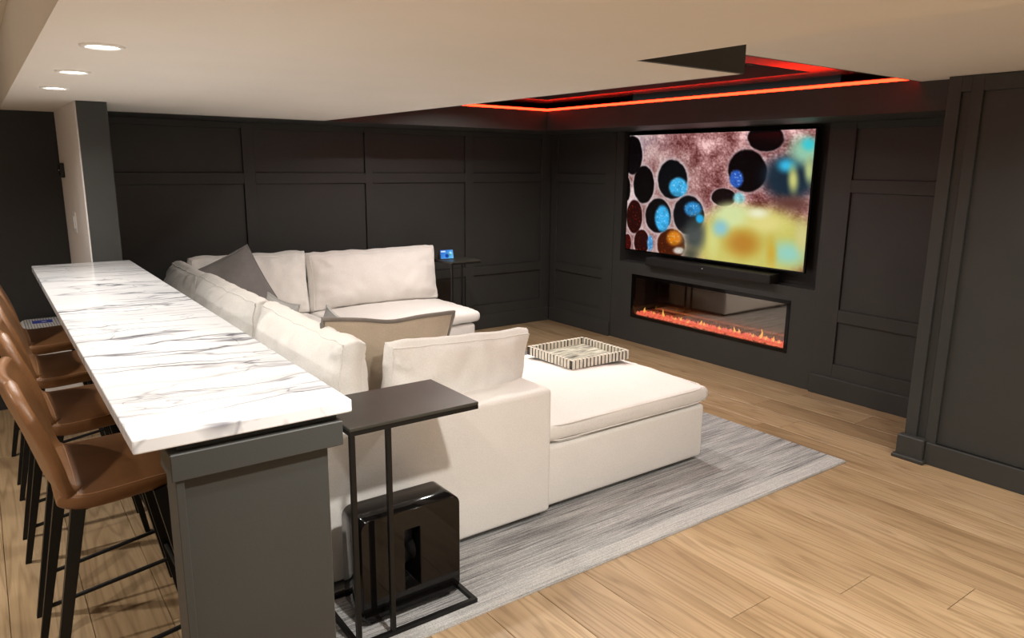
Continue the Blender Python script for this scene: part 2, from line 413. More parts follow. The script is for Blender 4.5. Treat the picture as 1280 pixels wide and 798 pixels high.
box('fascia', 'dark', 2.1275, 2.141, 1.628, 5.281, ZL, ZT, tr)
box('fascia', 'dark', 2.142, 4.22, 2.0365, 2.05, ZR, ZT, tr)
bm_ = MB().box(.6005, 4.95, 5.2815, YB+.02, ZL, 2.078).box(4.222, 4.95, 1.841, 5.2815, ZL, 2.078)
structure(bm_.build('trim_4', 'dark'), 'dark soffit beam running round the tray above the screen', 'trim')
led = empty('led_strip', (4.222, 5.281, 2.078))
tag(led, 'glowing orange red LED strip along the dark ceiling soffit', 'light strip')
box('led_segment', 'led', 4.2225-4.222, 4.2345-4.222, 2.052-5.281, 5.281-5.281+.012, .0005, .018, led)
box('led_segment', 'led', 2.143-4.222, 4.222-4.222, .0005, .0125, .0005, .018, led)
box('led_segment', 'led', 2.1415-4.222, 2.152-4.222, 2.064-5.281, -.005, .0005, .018, led)
box('led_segment', 'led', 2.1415-4.222, -.005, 2.0505-5.281, 2.062-5.281, .0005, .018, led)
box('glow_block', 'dark', .0130, .030, 2.052-5.281, .030, .0002, .024, led)  # both backings added to block the strip's glow and keep the cove dark
box('glow_block', 'dark', 2.143-4.222, .0129, .0130, .030, .0002, .024, led)

# ------------------------------------------------------------------ downlights
def lathe(profile, n=32):
    vs = []; fs = []; L = len(profile)
    for r, z in profile: vs += [(r*math.cos(2*math.pi*k/n), r*math.sin(2*math.pi*k/n), z) for k in range(n)]
    for i in range(L-1):
        for k in range(n): fs.append((i*n+k, i*n+(k+1) % n, (i+1)*n+(k+1) % n, (i+1)*n+k))
    return vs, fs
ring_me = mesh('trim_ring', *lathe([(.040, -.001), (.043, -.006), (.052, -.006), (.056, -.003), (.057, -.0003)]))
dv, df = lathe([(.0395, -.002), (.02, -.003), (.0005, -.003)]); disc_me = mesh('diffuser', dv, df)
for i, (x, y, z, w, lab) in enumerate(DOWNLIGHTS):
    d = tag(empty('downlight', (x, y, z)), lab, 'downlight', 'recessed ceiling downlights')
    link('trim_ring', ring_me, 'ring', d, smooth=True); link('diffuser', disc_me, 'lamp', d)
    l = bpy.data.lights.new('downlight_lamp', 'AREA'); l.shape = 'DISK'; l.size = .085; l.energy = w; l.color = LAMP_COL; l.spread = math.radians(150)
    lo = bpy.data.objects.new('downlight_lamp', l); COL.objects.link(lo); lo.parent = d; lo.location = (0, 0, -.009)

# ------------------------------------------------------------------ rug
def make_rug():
    x0, x1, y0, y1 = .70, 3.746, 1.969, 5.15; n = 120; m_ = 6
    w, l = x1-x0, y1-y0; bm = bmesh.new()
    b = MB(); b.box(0, w, 0, l, 0, .010); me = mesh('rug', b.v, b.f); bm.from_mesh(me)
    bmesh.ops.recalc_face_normals(bm, faces=bm.faces)
    bmesh.ops.bevel(bm, geom=[e for e in bm.edges if all(v.co.z > .005 for v in e.verts)], offset=.004, segments=2, affect='EDGES')
    bm.to_mesh(me); bm.free()
    o = link('rug', me, 'rug', None, (x0, y0, .0005)); tag(o, 'grey and white heathered wool rug under the sofa', 'rug')
make_rug()
ZRUG = .0108

# ------------------------------------------------------------------ soft shapes
def cushion_mesh(w, d, h, p=5.0, crown=.03, n=18, seed=0, wr=.006, sag=0.0, pucker=.0, belly=0.0, out_=0.0):
    """rounded block cushion centred on x,y, z from 0 to h"""
    verts = {}; vs = []; fs = []
    def key(i, j, k):
        t = (i, j, k)
        if t not in verts: verts[t] = len(vs); vs.append(t)
        return verts[t]
    for a in range(n):
        for b in range(n):
            for s in (0, n):
                q = [key(a, b, s), key(a+1, b, s), key(a+1, b+1, s), key(a, b+1, s)]; fs.append(q if s else q[::-1])
                q = [key(a, s, b), key(a+1, s, b), key(a+1, s, b+1), key(a, s, b+1)]; fs.append(q[::-1] if s else q)
                q = [key(s, a, b), key(s, a+1, b), key(s, a+1, b+1), key(s, a, b+1)]; fs.append(q if s else q[::-1])
    # spacing crowded towards the edges so that the rounding is smooth
    f1 = lambda t: math.sin(math.pi/2*(2*t/n-1))*.35 + (2*t/n-1)*.65
    out = []; off = Vector((seed*7.3, seed*3.1, seed*5.7))
    for (i, j, k) in vs:
        x, y, z = f1(i), f1(j), f1(k)
        r = (abs(x)**p+abs(y)**p+abs(z)**p)**(1/p)
        # block of unequal sides: keep the rounding radius about the same on every side
        X, Y, Z = x/r, y/r, z/r
        mn = min(w, d, h)
        def ax(u, U, s):
            e = mn/s; return (u*(1-e)+U*e)*s/2
        P = Vector((ax(x, X, w), ax(y, Y, d), ax(z, Z, h)))
        P.z += math.copysign(crown*max(0, 1-x*x)*max(0, 1-y*y), z) if z > 0 else 0
        P.z -= sag*math.exp(-((x*1.3)**2+(y*1.3)**2)*2) if z > 0 else 0
        P.y += belly*y*max(0, 1-x*x)*max(0, 1-z*z)
        P.x += out_*x*abs(x)*(1-z*z); P.y += out_*y*abs(y)*(1-z*z)
        q = P+off
        nn = noise.noise(q*3.0)*.6 + noise.noise(Vector((q.x*9, q.y*9, q.z*5)))*.4
        dirv = Vector((x*abs(x)**3, y*abs(y)**3, z*abs(z)**3)).normalized()
        P += dirv*nn*wr
        if pucker:
            e = max(0, abs(z)-.5)*2 if max(abs(x), abs(y)) > .8 else 0
            P += dirv*pucker*noise.noise(Vector((q.x*28, q.y*28, q.z*4)))*(.3+abs(z))
        P.z += h/2
        out.append(tuple(P))
    return mesh('cushion', out, fs)
def pillow_mesh(w, h, t, n=26, seed=0, pinch=.10, wr=.010, dent=0.0):
    """square throw pillow standing: width along x, height along z, thickness along y, centred"""
    vs = []; fs = []; off = Vector((seed*4.1, seed*9.2, seed*2.3))
    for s in (1, -1):
        for j in range(n+1):
            for i in range(n+1):
                u = math.sin(math.pi/2*(2*i/n-1))*.5+(2*i/n-1)*.5; v = math.sin(math.pi/2*(2*j/n-1))*.5+(2*j/n-1)*.5
                x = w/2*u*(1-pinch*(1-v*v)); z = h/2*v*(1-pinch*(1-u*u))
                th = t/2*max(0, (1-u**4)*(1-v**4))**.55*(.55+.45*(1-u*u)*(1-v*v))
                q = Vector((x, z, s*.3))+off
                th += wr*(noise.noise(q*5)+.6*noise.noise(q*11))*((1-u*u)*(1-v*v))**.3
                z2 = z - dent*math.exp(-(u*3.0)**2)*max(0, v)**2
                vs.append((x, s*th, z2))
    m_ = (n+1)**2
    for s in range(2):
        for j in range(n):
            for i in range(n):
                a = s*m_+j*(n+1)+i; q = (a, a+1, a+n+2, a+n+1); fs.append(q if s else q[::-1])
    me = mesh('pillow', vs, fs); bm = bmesh.new(); bm.from_mesh(me); bmesh.ops.remove_doubles(bm, verts=bm.verts, dist=.0004)
    bmesh.ops.recalc_face_normals(bm, faces=bm.faces); bm.to_mesh(me); bm.free(); return me
def pillow_edge(w, h, pinch, r, dent=0, n=26):
    pts = []
    def P(u, v):
        x = w/2*u*(1-pinch*(1-v*v)); z = h/2*v*(1-pinch*(1-u*u)); z -= dent*math.exp(-(u*3.0)**2)*max(0, v)**2
        return (x, 0, z)
    for i in range(n): pts.append(P(-1+2*i/n, -1))
    for i in range(n): pts.append(P(1, -1+2*i/n))
    for i in range(n): pts.append(P(1-2*i/n, 1))
    for i in range(n): pts.append(P(-1, 1-2*i/n))
    return MB().tube(pts, r, 6, True)
def seam_loop(w, d, z, r, p=6, n=64, inset=0.0):
    pts = []
    for k in range(n):
        a = 2*math.pi*k/n; c_, s_ = math.cos(a), math.sin(a)
        q = (abs(c_)**p+abs(s_)**p)**(1/p); pts.append((c_/q*(w/2-inset), s_/q*(d/2-inset), z))
    return MB().tube(pts, r, 5, True)

# ------------------------------------------------------------------ sectional sofa
def seat_cushion(parent, x0, x1, y0, y1, z0, h, seed, crown=.02, name='seat_cushion'):
    w, d = x1-x0, y1-y0
    o = link(name, cushion_mesh(w, d, h, 3.3, crown, 34, seed, .008, pucker=.003, out_=.010), 'sofa', parent, ((x0+x1)/2, (y0+y1)/2, z0), True)
    return o
def boxed_cushion(w, h, t, edge, seed, nu=56, nv=28, wr=1.9):
    """loose back cushion: two swelling faces joined by a narrow boxed border; x along, z up, y thick"""
    vs = []; fs = []; nb = 4; loops = []
    def face_pt(u, v, sy):
        a = (1-abs(u)**3.2); c = (1-abs(v)**2.6)
        th = edge/2 + (t-edge)/2*max(0, a*c)**.62
        k = (v+1)/2
        th *= 1.06-.16*k
        X = w/2*u*(1-.022*(1-v*v)); Z = h/2*v*(1-.030*(1-u*u))
        e = max(abs(u), abs(v)); q = Vector((X*1.0+seed*3.7, sy*2.3+seed, Z))
        near = max(0, e-.35)/.65
        # folds: across the border along each side, fading to soft dents in the middle
        if abs(v) >= abs(u)*.8: f = noise.noise(Vector((X*17+seed*5, sy*3+v, Z*3.0)))
        else: f = noise.noise(Vector((X*3.0+seed*5, sy*3+u, Z*17)))
        th += wr*(.011*f*near*(1-max(0, e-.92)*9) + .012*noise.noise(q*5.0)*(1-e**4) + .005*noise.noise(q*13))
        Z += wr*.006*noise.noise(Vector((X*8, seed*2.0, sy*.2)))*v**2
        return (X, sy*max(th, edge*.35), Z)
    for sy in (-1, 1):
        base = len(vs)
        for j in range(nv+1):
            for i in range(nu+1):
                u = -1+2*i/nu; v = -1+2*j/nv
                u = u*.6+.4*math.sin(math.pi/2*u); v = v*.6+.4*math.sin(math.pi/2*v)
                vs.append(face_pt(u, v, sy))
        for j in range(nv):
            for i in range(nu):
                q = base+j*(nu+1)+i; f = (q, q+1, q+nu+2, q+nu+1); fs.append(f if sy < 0 else f[::-1])
        lp = [base+i for i in range(nu)]+[base+j*(nu+1)+nu for j in range(nv)]+[base+nv*(nu+1)+nu-i for i in range(nu)]+[base+(nv-j)*(nu+1) for j in range(nv)]
        loops.append(lp)
    prev = loops[0]; L = len(prev); cs = Vector((0, 0, 0))
    for m_ in range(1, nb+1):
        if m_ == nb: cur = loops[1]
        else:
            cur = []
            for p, q in zip(*loops):
                P = Vector(vs[p]).lerp(Vector(vs[q]), m_/nb); o = Vector((P.x/w, 0, P.z/h))
                big = max(abs(o.x), abs(o.z)); o = Vector((o.x if abs(o.x) > big*.93 else 0, 0, o.z if abs(o.z) > big*.93 else 0)).normalized()
                P += o*edge*.26*math.sin(math.pi*m_/nb); cur.append(len(vs)); vs.append(tuple(P))
        for k in range(L): fs.append((prev[k], prev[(k+1) % L], cur[(k+1) % L], cur[k]))
        prev = cur
    vs = [tuple(v) for v in vs]
    me = mesh('back_cushion', vs, fs); bm = bmesh.new(); bm.from_mesh(me); bmesh.ops.recalc_face_normals(bm, faces=bm.faces); bm.to_mesh(me); bm.free()
    return me, [[vs[i] for i in lp] for lp in loops]
def back_cushion(parent, cx, cy, z0, w, d, h, rz, tilt, seed, name='back_cushion', roll=0):
    me, loops = boxed_cushion(w, h, d*1.12, d*.38, seed)
    for v in me.vertices: v.co.z += h/2
    o = link(name, me, 'sofa', parent, (cx, cy, z0), True); o.rotation_euler = (tilt, roll, rz)
    for lp in loops: MB().tube([(p[0], p[1], p[2]+h/2) for p in lp], .0042, 6, True).build('welt', 'sofa', o, None, True)
    return o
def sofa_part(parent, name, x0, x1, y0, y1, z0, z1, bev=.028):
    o = box(name, 'sofa', x0, x1, y0, y1, z0, z1, parent, bev, 4); return o
def feet(parent, x0, x1, y0, y1):
    for x in (x0+.08, x1-.08):
        for y in (y0+.08, y1-.08): box('foot', 'matte_black', x-.03, x+.03, y-.03, y+.03, ZRUG, .036, parent)
BZ0, BZ1, SZ, BT = .035, .335, .336, .628

# near corner piece
s1 = tag(empty('sofa_section'), 'white sectional corner section nearest the bar end, behind the black side table', 'sofa section', 'sectional sofa sections')
sofa_part(s1, 'base', .76, 1.985, 2.60, 3.68, BZ0, BZ1)
sofa_part(s1, 'arm_panel', .75, 1.985, 2.405, 2.64, BZ0, BT, .022)
sofa_part(s1, 'back_panel', .75, .97, 2.642, 3.68, BZ0, BT)
seat_cushion(s1, .975, 1.978, 2.645, 3.67, SZ, .115, 1)
back_cushion(s1, 1.648, 2.73, .455, .70, .22, .40, 0, math.radians(9), 2, roll=math.radians(2.5))
back_cushion(s1, 1.10, 3.135, .455, 1.01, .27, .445, math.radians(90), math.radians(6), 3)
feet(s1, .76, 1.98, 2.41, 3.67)
b = MB().tube([(.79, 2.4065, .603), (1.955, 2.4065, .603)], .0022, 5); b.build('seam', 'sofa', s1)
# chaise
s2 = tag(empty('chaise'), 'white upholstered chaise ottoman carrying the inlaid tray', 'chaise', 'sectional sofa sections')
sofa_part(s2, 'base', 1.99, 3.09, 2.44, 3.52, BZ0, BZ1, .022)
seat_cushion(s2, 1.99, 3.105, 2.435, 3.53, SZ, .112, 4, .028, 'top_cushion')
feet(s2, 2.0, 3.08, 2.45, 3.5)
cx, cy = (1.99+3.105)/2, (2.435+3.53)/2
seam_loop(1.115, 1.095, SZ+.093, .0035, 16, 96, -.0005).build('piping', 'sofa', s2, (cx, cy, 0))
seam_loop(1.115, 1.095, SZ+.020, .0035, 16, 96, -.0005).build('piping', 'sofa', s2, (cx, cy, 0))
# middle section along the bar
s3 = tag(empty('sofa_section'), 'white sectional middle section running along the bar', 'sofa section', 'sectional sofa sections')
sofa_part(s3, 'base', .76, 1.985, 3.685, 4.88, BZ0, BZ1)
sofa_part(s3, 'back_panel', .75, .97, 3.685, 4.88, BZ0, BT)
seat_cushion(s3, .975, 1.98, 3.69, 4.875, SZ, .115, 5)
back_cushion(s3, 1.09, 4.285, .455, 1.12, .27, .44, math.radians(90), math.radians(6), 6)
feet(s3, .76, 1.98, 3.69, 4.87)
# far corner section
s4 = tag(empty('sofa_section'), 'white sectional corner section in the far left corner, behind the grey velvet pillow', 'sofa section', 'sectional sofa sections')
sofa_part(s4, 'base', .76, 2.045, 4.885, 5.86, BZ0, BZ1)
sofa_part(s4, 'back_panel', .75, .97, 4.885, 5.64, BZ0, BT)
sofa_part(s4, 'back_panel', .75, 2.045, 5.642, 5.86, BZ0, BT)
seat_cushion(s4, .975, 2.035, 4.89, 5.64, SZ, .115, 7)
back_cushion(s4, 1.08, 5.27, .455, .70, .26, .435, math.radians(90), math.radians(6), 8)
back_cushion(s4, 1.615, 5.56, .455, .83, .26, .455, 0, math.radians(-6), 9)
feet(s4, .76, 2.04, 4.89, 5.86)
# armless section against the panelled wall
s5 = tag(empty('sofa_section'), 'white sectional armless seat against the panelled wall beside the small screen', 'sofa section', 'sectional sofa sections')
sofa_part(s5, 'base', 2.05, 3.19, 4.87, 5.86, BZ0, BZ1)
sofa_part(s5, 'back_panel', 2.05, 3.19, 5.642, 5.86, BZ0, BT)
seat_cushion(s5, 2.05, 3.215, 4.85, 5.64, SZ, .115, 10, .03)
back_cushion(s5, 2.632, 5.55, .455, 1.125, .27, .435, 0, math.radians(-7), 11)
feet(s5, 2.06, 3.18, 4.87, 5.86)

# ------------------------------------------------------------------ throw pillows
def throw(name, label, mat, w, h, t, loc, rot, seed, trim=None, tr=.006, dent=0, group='throw pillows on the sofa', pinch=.10):
    o = empty(name, (0, 0, 0)); tag(o, label, 'pillow', group)
    p = link('pillow_body', pillow_mesh(w, h, t, seed=seed, dent=dent, pinch=pinch), mat, o, None, True)
    if trim: pillow_edge(w, h, pinch, tr, dent).build('piping', trim, o, None, True)
    o.location = loc; o.rotation_euler = rot
    return o
R_ = math.radians
throw('throw_pillow', 'beige linen pillow with dark grey brown edging behind the near white cushion', 'beige', .67, .50, .17, (1.445, 2.98, .685), (R_(12), R_(4.0), R_(2)), 3, 'beige_trim', .011, .016, pinch=.06)
throw('throw_pillow', 'large grey velvet pillow leaning in the far corner of the sofa', 'grey_velvet', .47, .47, .17, (1.38, 5.17, .735), (R_(-14), R_(-22), R_(6)), 5, 'grey_velvet', .006, pinch=.045)
throw('throw_pillow', 'pale grey pillow mostly hidden behind the middle white cushions', 'light_grey', .50, .40, .14, (1.36, 4.2, .625), (R_(10), 0, R_(92)), 6, 'light_grey', .005)
throw('throw_pillow', 'mottled grey pillow tucked beside the beige pillow', 'grey_knit', .48, .46, .14, (1.34, 3.36, .65), (R_(14), 0, R_(84)), 8, 'light_grey', .006)

# ------------------------------------------------------------------ inlaid tray
def make_tray():
    t = tag(empty('serving_tray', (2.82, 3.19, .478), R_(0)), 'bone and black striped inlay tray on the white chaise', 'tray')
    w, d, h, th = .45, .42, .052, .022
    box('tray_base', 'tray_floor', -w/2+.004, w/2-.004, -d/2+.004, d/2-.004, 0, .012, t)
    def side(x0, x1, y0, y1, along):
        box('rim', 'inlay_black', x0+.0015, x1-.0015, y0+.0015, y1-.0015, .0005, h-.002, t)
        L = (x1-x0) if along == 'x' else (y1-y0); n = int(L/.028); st = L/n; rnd = random.Random(int(L*1000)+int(y0*100)); b = MB()
        for i in range(n):
            a = i*st+rnd.uniform(.001, .0035); e = (i+1)*st-rnd.uniform(.0055, .0095)
            if along == 'x': b.box(x0+a, x0+e, y0, y1, 0, h)
            else: b.box(x0, x1, y0+a, y0+e, 0, h)
        o = b.build('inlay', 'bone', t); o['kind'] = 'stuff'
    side(-w/2, w/2, -d/2, -d/2+th, 'x'); side(-w/2, w/2, d/2-th, d/2, 'x')
    side(-w/2, -w/2+th, -d/2+th, d/2-th, 'y'); side(w/2-th, w/2, -d/2+th, d/2-th, 'y')
make_tray()

# ------------------------------------------------------------------ C side tables
def c_table(name, label, loc, w, d, h, poles, zb):
    t = tag(empty(name, loc), label, 'table', 'black metal side tables'); s = .016
    box('table_top', 'bronze', 0, w, 0, d, h-.012, h, t, .002)
    r = MB().box(0.001, w-.001, .001, s, h-.026, h-.0122).box(.001, s, s, d-.001, h-.026, h-.0122).box(w-s, w-.001, s, d-.001, h-.026, h-.0122)
    r.build('top_rail', 'black_metal', t)
    for px in poles: box('pole', 'black_metal', px, px+s, .002, s+.002, zb+s, h-.0263, t)
    f = MB().box(0, w-.005, 0, s, zb, zb+s).box(0, w-.005, d-s, d, zb, zb+s).box(0, s, s, d-s, zb, zb+s).box(w-.005-s, w-.005, s, d-s, zb, zb+s)
    f.build('base_frame', 'black_metal', t)
c_table('side_table', 'black metal C-shaped side table standing over the subwoofer by the bar', (.858, 2.03, 0), .482, .335, .79, [.002, .128], ZRUG)
c_table('side_table', 'small black side table in the far corner holding the lit display', (3.222, 5.30, 0), .30, .40, .785, [.002, .10], 0.0)

# ------------------------------------------------------------------ subwoofer
def subwoofer():
    t = tag(empty('subwoofer', (1.116, 2.195, ZRUG+.001)), 'glossy black subwoofer with a central slot under the side table', 'subwoofer')
    def rr(hw, hh, r, cz, n=8):
        pts = []
        for cx_, cz_, a0 in ((hw-r, hh-r, 0), (-hw+r, hh-r, 90), (-hw+r, -hh+r, 180), (hw-r, -hh+r, 270)):
            for k in range(n): a = R_(a0+90*k/(n-1)); pts.append((cx_+r*math.cos(a), cz+cz_+r*math.sin(a)))
        return pts
    y0, y1 = -.08, .08; cz = .211; b = MB(); n = 32
    loops = [(rr(.194, .189, .034, cz), y0), (rr(.199, .194, .038, cz), y0+.006), (rr(.199, .194, .038, cz), y1-.006), (rr(.194, .189, .034, cz), y1),
             (rr(.034, .118, .008, cz), y1), (rr(.030, .114, .006, cz), y1-.006), (rr(.030, .114, .006, cz), y0+.006), (rr(.034, .118, .008, cz), y0)]
    vs = [(x, y, z) for lp, y in loops for x, z in lp]; fs = []
    for i in range(len(loops)):
        j = (i+1) % len(loops)
        for k in range(n): fs.append((i*n+k, j*n+k, j*n+(k+1) % n, i*n+(k+1) % n))
    o = b.add(vs, fs).build('cabinet', 'gloss_black', t)
    bm = bmesh.new(); bm.from_mesh(o.data); bmesh.ops.recalc_face_normals(bm, faces=bm.faces); bm.to_mesh(o.data); bm.free()
    for p in o.data.polygons:
        p.use_smooth = abs(p.normal.y) < .9
    for sx in (-1, 1):
        MB().tube([(sx*.030, 0, cz), (sx*.018, 0, cz)], [.045, .02], 20).build('driver', 'matte_black', t)
        box('foot', 'matte_black', sx*.14-.02, sx*.14+.02, -.06, .06, 0, .0172, t)
subwoofer()

# ------------------------------------------------------------------ bar
def bar():
    t = tag(empty('bar_counter_base', (0, 0, 0)), 'charcoal panelled bar base standing under the marble top', 'bar')
    box('end_panel', 'dark', .275, .592, 1.53, 1.60, 0, .9615, t, .002)
    box('corner_trim', 'dark', .262, .279, 1.518, 1.612, 0, .9615, t, .0015)
    box('apron', 'dark', .255, .624, 1.513, 1.625, .962, 1.021, t, .002)
    box('sub_top', 'dark', .275, .618, 1.535, 4.476, 1.0215, 1.038, t)
    box('knee_wall', 'dark', .54, .592, 1.6005, 4.476, 0, 1.021, t)
    box('knee_panel', 'dark', .53, .5398, 1.64, 4.46, .12, .95, t)
    top = box('marble_worktop', 'marble', .19, .647, 1.51, 4.477, 1.0385, 1.069, None, .003, 2)
    for p in top.data.polygons: p.use_smooth = False
    tag(top, 'white marble bar top with grey veins', 'countertop')
bar()

# ------------------------------------------------------------------ bar stools
def catmull(P, n):
    out = []
    for i in range(len(P)-1):
        p0 = P[max(i-1, 0)]; p1 = P[i]; p2 = P[i+1]; p3 = P[min(i+2, len(P)-1)]
        for k in range(n):
            t = k/n
            out.append(tuple(.5*((2*b)+(-a+c)*t+(2*a-5*b+4*c-d)*t*t+(-a+3*b-3*c+d)*t**3) for a, b, c, d in zip(p0, p1, p2, p3)))
    out.append(P[-1]); return out
def shell(profile, nt, thick, wrap, drop):
    """profile rows: (forward, z, half width, wrap amount). Two skins with rounded rim."""
    rows = catmull(profile, 5); ns = len(rows); top = []; 
    def pt(i, t):
        f, z, hw, wp = rows[i]
        return Vector((f+wp*abs(t)**2.4, hw*t, z + drop(i/(ns-1))*abs(t)**4))
    ts = [math.sin(math.pi/2*(-1+2*k/nt)) for k in range(nt+1)]
    g = [[pt(i, t) for t in ts] for i in range(ns)]
    nrm = [[None]*(nt+1) for _ in range(ns)]
    for i in range(ns):
        for k in range(nt+1):
            a = g[min(i+1, ns-1)][k]-g[max(i-1, 0)][k]; b = g[i][min(k+1, nt)]-g[i][max(k-1, 0)]
            nrm[i][k] = a.cross(b).normalized()
    vs = []; fs = []; W_ = nt+1
    for s in (0, 1):
        for i in range(ns):
            for k in range(W_):
                e = min(1, min(i, ns-1-i)/2.5, ) ; e2 = min(1, min(k, nt-k)/2.5)
                r = math.sqrt(max(0, 1-(1-min(e, e2))**2)); th = thick*(.18+.82*r)/2
                vs.append(g[i][k]+nrm[i][k]*(th if s == 0 else -th))
    m_ = ns*W_
    for s in (0, 1):
        for i in range(ns-1):
            for k in range(nt):
                a = s*m_+i*W_+k; q = (a, a+1, a+W_+1, a+W_); fs.append(q if s == 0 else q[::-1])
    for i in range(ns-1):
        for k in (0, nt):
            a = i*W_+k; q = (a, a+W_, m_+a+W_, m_+a); fs.append(q)
    for k in range(nt):
        for i in (0, ns-1):
            a = i*W_+k; fs.append((a, a+1, m_+a+1, m_+a))
    me = mesh('shell', vs, fs); bm = bmesh.new(); bm.from_mesh(me); bmesh.ops.recalc_face_normals(bm, faces=bm.faces); bm.to_mesh(me); bm.free()
    return me, g, nrm
def make_stool():
    t = empty('bar_stool')
    seatP = [(.195, .668, .165, 0), (.185, .690, .195, 0), (.12, .698, .222, 0), (.03, .694, .232, 0), (-.04, .692, .234, 0), (-.085, .698, .228, 0), (-.115, .715, .215, .0)]
    sm, g, nr = shell(seatP, 20, .050, 0, lambda s: -.022)
    o = link('seat', sm, 'leather', t, None, True); m_ = o.modifiers.new('s', 'SUBSURF'); m_.levels = 1; m_.render_levels = 1
    backP = [(-.035, .692, .180, 0), (-.085, .698, .224, .008), (-.118, .728, .236, .026), (-.138, .79, .234, .034), (-.160, .87, .227, .034), (-.183, .94, .214, .030), (-.197, .99, .192, .026), (-.205, 1.03, .150, .020)]
    bmh, gb, nb = shell(backP, 20, .034, 0, lambda s: 0)
    o = link('backrest', bmh, 'leather', t, None, True); m_ = o.modifiers.new('s', 'SUBSURF'); m_.levels = 1; m_.render_levels = 1
    # stitch lines
    i = 3; pts = [gb[i][k]+nb[i][k]*(.0175) for k in range(2, 19)]
    if nb[8][10].x < 0: pts = [gb[i][k]-nb[i][k]*(.0175) for k in range(2, 19)]
    sgn = 1 if nr[12][10].z > 0 else -1
    e = [g[k][2]+nr[k][2]*sgn*.0245 for k in range(3, len(g)-4)]
    e2 = [g[k][18]+nr[k][18]*sgn*.0245 for k in range(3, len(g)-4)]
    rr_ = [g[len(g)-8][k]+nr[len(g)-8][k]*sgn*.0252 for k in range(2, 19)]
    MB().tube(e, .0016, 5).tube(e2, .0016, 5).tube(rr_, .0016, 5).build('stitching', 'stitch', t)
    MB().box(-.08, .15, -.20, .20, .652, .664).build('seat_plate', 'black_metal', t)
    tops = {}; fts = {}
    for sx in (-1, 1):
        for sy in (-1, 1):
            a = Vector((-.068 if sx < 0 else .140, sy*.202, .660)); f = Vector((-.192 if sx < 0 else .252, sy*.224, .0)); tops[sx, sy] = a; fts[sx, sy] = f
            l = MB().bar(a, f, .036, .021).build('leg', 'black_metal', t)
            for v in l.data.vertices:
                if v.co.z < .03: v.co.z = 0
    at = lambda sx, sy, z: tops[sx, sy].lerp(fts[sx, sy], (.66-z)/.66)
    for sy in (-1, 1): MB().tube([at(-1, sy, .15), at(1, sy, .205)], .0075, 8).build('stretcher', 'black_metal', t)
    MB().tube([at(1, -1, .27), at(1, 1, .27)], .0085, 8).build('footrest', 'black_metal', t)
    return t
labs = ['tan leather bar stool nearest the viewer at the bar end', 'tan leather bar stool, second from the near end of the bar',
        'tan leather bar stool, third from the near end of the bar', 'tan leather bar stool farthest along the bar by the air purifier']
proto = make_stool()
for i, y in enumerate((2.43, 3.105, 3.78, 4.452)):
    if i == 0: o = proto
    else:
        o = proto.copy(); COL.objects.link(o)
        for ch in proto.children:
            cc = ch.copy(); COL.objects.link(cc); cc.parent = o
    o.location = (.20, y, 0); o.rotation_euler = (0, 0, R_((0, 1.5, -1, 1)[i]))
    tag(o, labs[i], 'stool', 'tan leather bar stools')

# ------------------------------------------------------------------ screen pictures
def lin(c): return tuple((x/12.92 if x <= .04045 else ((x+.055)/1.055)**2.4) for x in c)
def picture_mesh(name, nx, ny, func, place):
    vs = []; fs = []; cols = []
    for j in range(ny+1):
        for i in range(nx+1):
            s, t = i/nx, j/ny; vs.append(place(s, t)); cols.append(lin(func(s, t)))
    for j in range(ny):
        for i in range(nx):
            a = j*(nx+1)+i; fs.append((a, a+nx+1, a+nx+2, a+1))
    me = mesh(name, vs, fs); at = me.color_attributes.new('picture', 'FLOAT_COLOR', 'POINT')
    flat = []
    for c_ in cols: flat += [c_[0], c_[1], c_[2], 1.0]
    at.data.foreach_set('color', flat)
    return me
CELLS = [(195, 195, 54, 90, (10, 7, 9)), (257, 330, 58, 88, (9, 5, 6)), (410, 305, 76, 92, (10, 12, 16)), (164, 350, 18, 55, (12, 6, 6)), (205, 480, 45, 80, (44, 9, 7)),
         (335, 475, 68, 82, (12, 8, 10)), (490, 470, 76, 92, (14, 14, 20)), (758, 262, 82, 98, (13, 7, 9)), (835, 112, 74, 62, (8, 7, 9)), (245, 600, 42, 60, (46, 10, 7)),
         (166, 605, 22, 44, (66, 12, 10)), (402, 612, 72, 76, (74, 34, 12)), (655, 385, 55, 42, (26, 14, 14))]
SPOTS = [(440, 340, 50, 48, (84, 178, 220), .25), (358, 488, 42, 66, (80, 178, 224), .25), (512, 442, 48, 40, (66, 148, 200), .4), (712, 298, 32, 44, (64, 106, 184), .3), (293, 605, 18, 42, (98, 160, 206), .4),
         (420, 580, 46, 44, (206, 136, 34), .5), (442, 640, 34, 20, (206, 196, 190), .5), (722, 388, 30, 32, (152, 206, 214), .5)]
BLUR = [(925, 290, 125, 120, (34, 52, 66), .5), (985, 170, 82, 90, (160, 204, 180), .8), (1000, 140, 36, 40, (80, 196, 206), .9), (915, 236, 48, 44, (84, 190, 222), .9), (940, 300, 28, 85, (206, 206, 140), .9), (1000, 260, 26, 80, (190, 200, 150), .9), (930, 410, 115, 52, (104, 72, 66), .9),
        (770, 600, 300, 190, (200, 196, 118), .35), (690, 470, 110, 80, (212, 222, 176), .7), (830, 500, 120, 70, (220, 212, 150), .9), (800, 455, 60, 36, (232, 232, 206), .9), (735, 600, 100, 90, (176, 130, 40), .85), (520, 560, 66, 110, (60, 70, 72), .75), (500, 660, 50, 50, (84, 86, 70), .9), (605, 590, 36, 120, (206, 206, 140), .9),
        (640, 530, 52, 56, (150, 196, 206), .9), (915, 640, 95, 80, (160, 206, 196), .9), (850, 640, 30, 100, (198, 170, 76), .9), (970, 560, 40, 110, (206, 200, 150), .9), (545, 487, 22, 24, (58, 176, 226), .5)]
def sm(a, b, x):
    t = max(0, min(1, (x-a)/(b-a))); return t*t*(3-2*t)
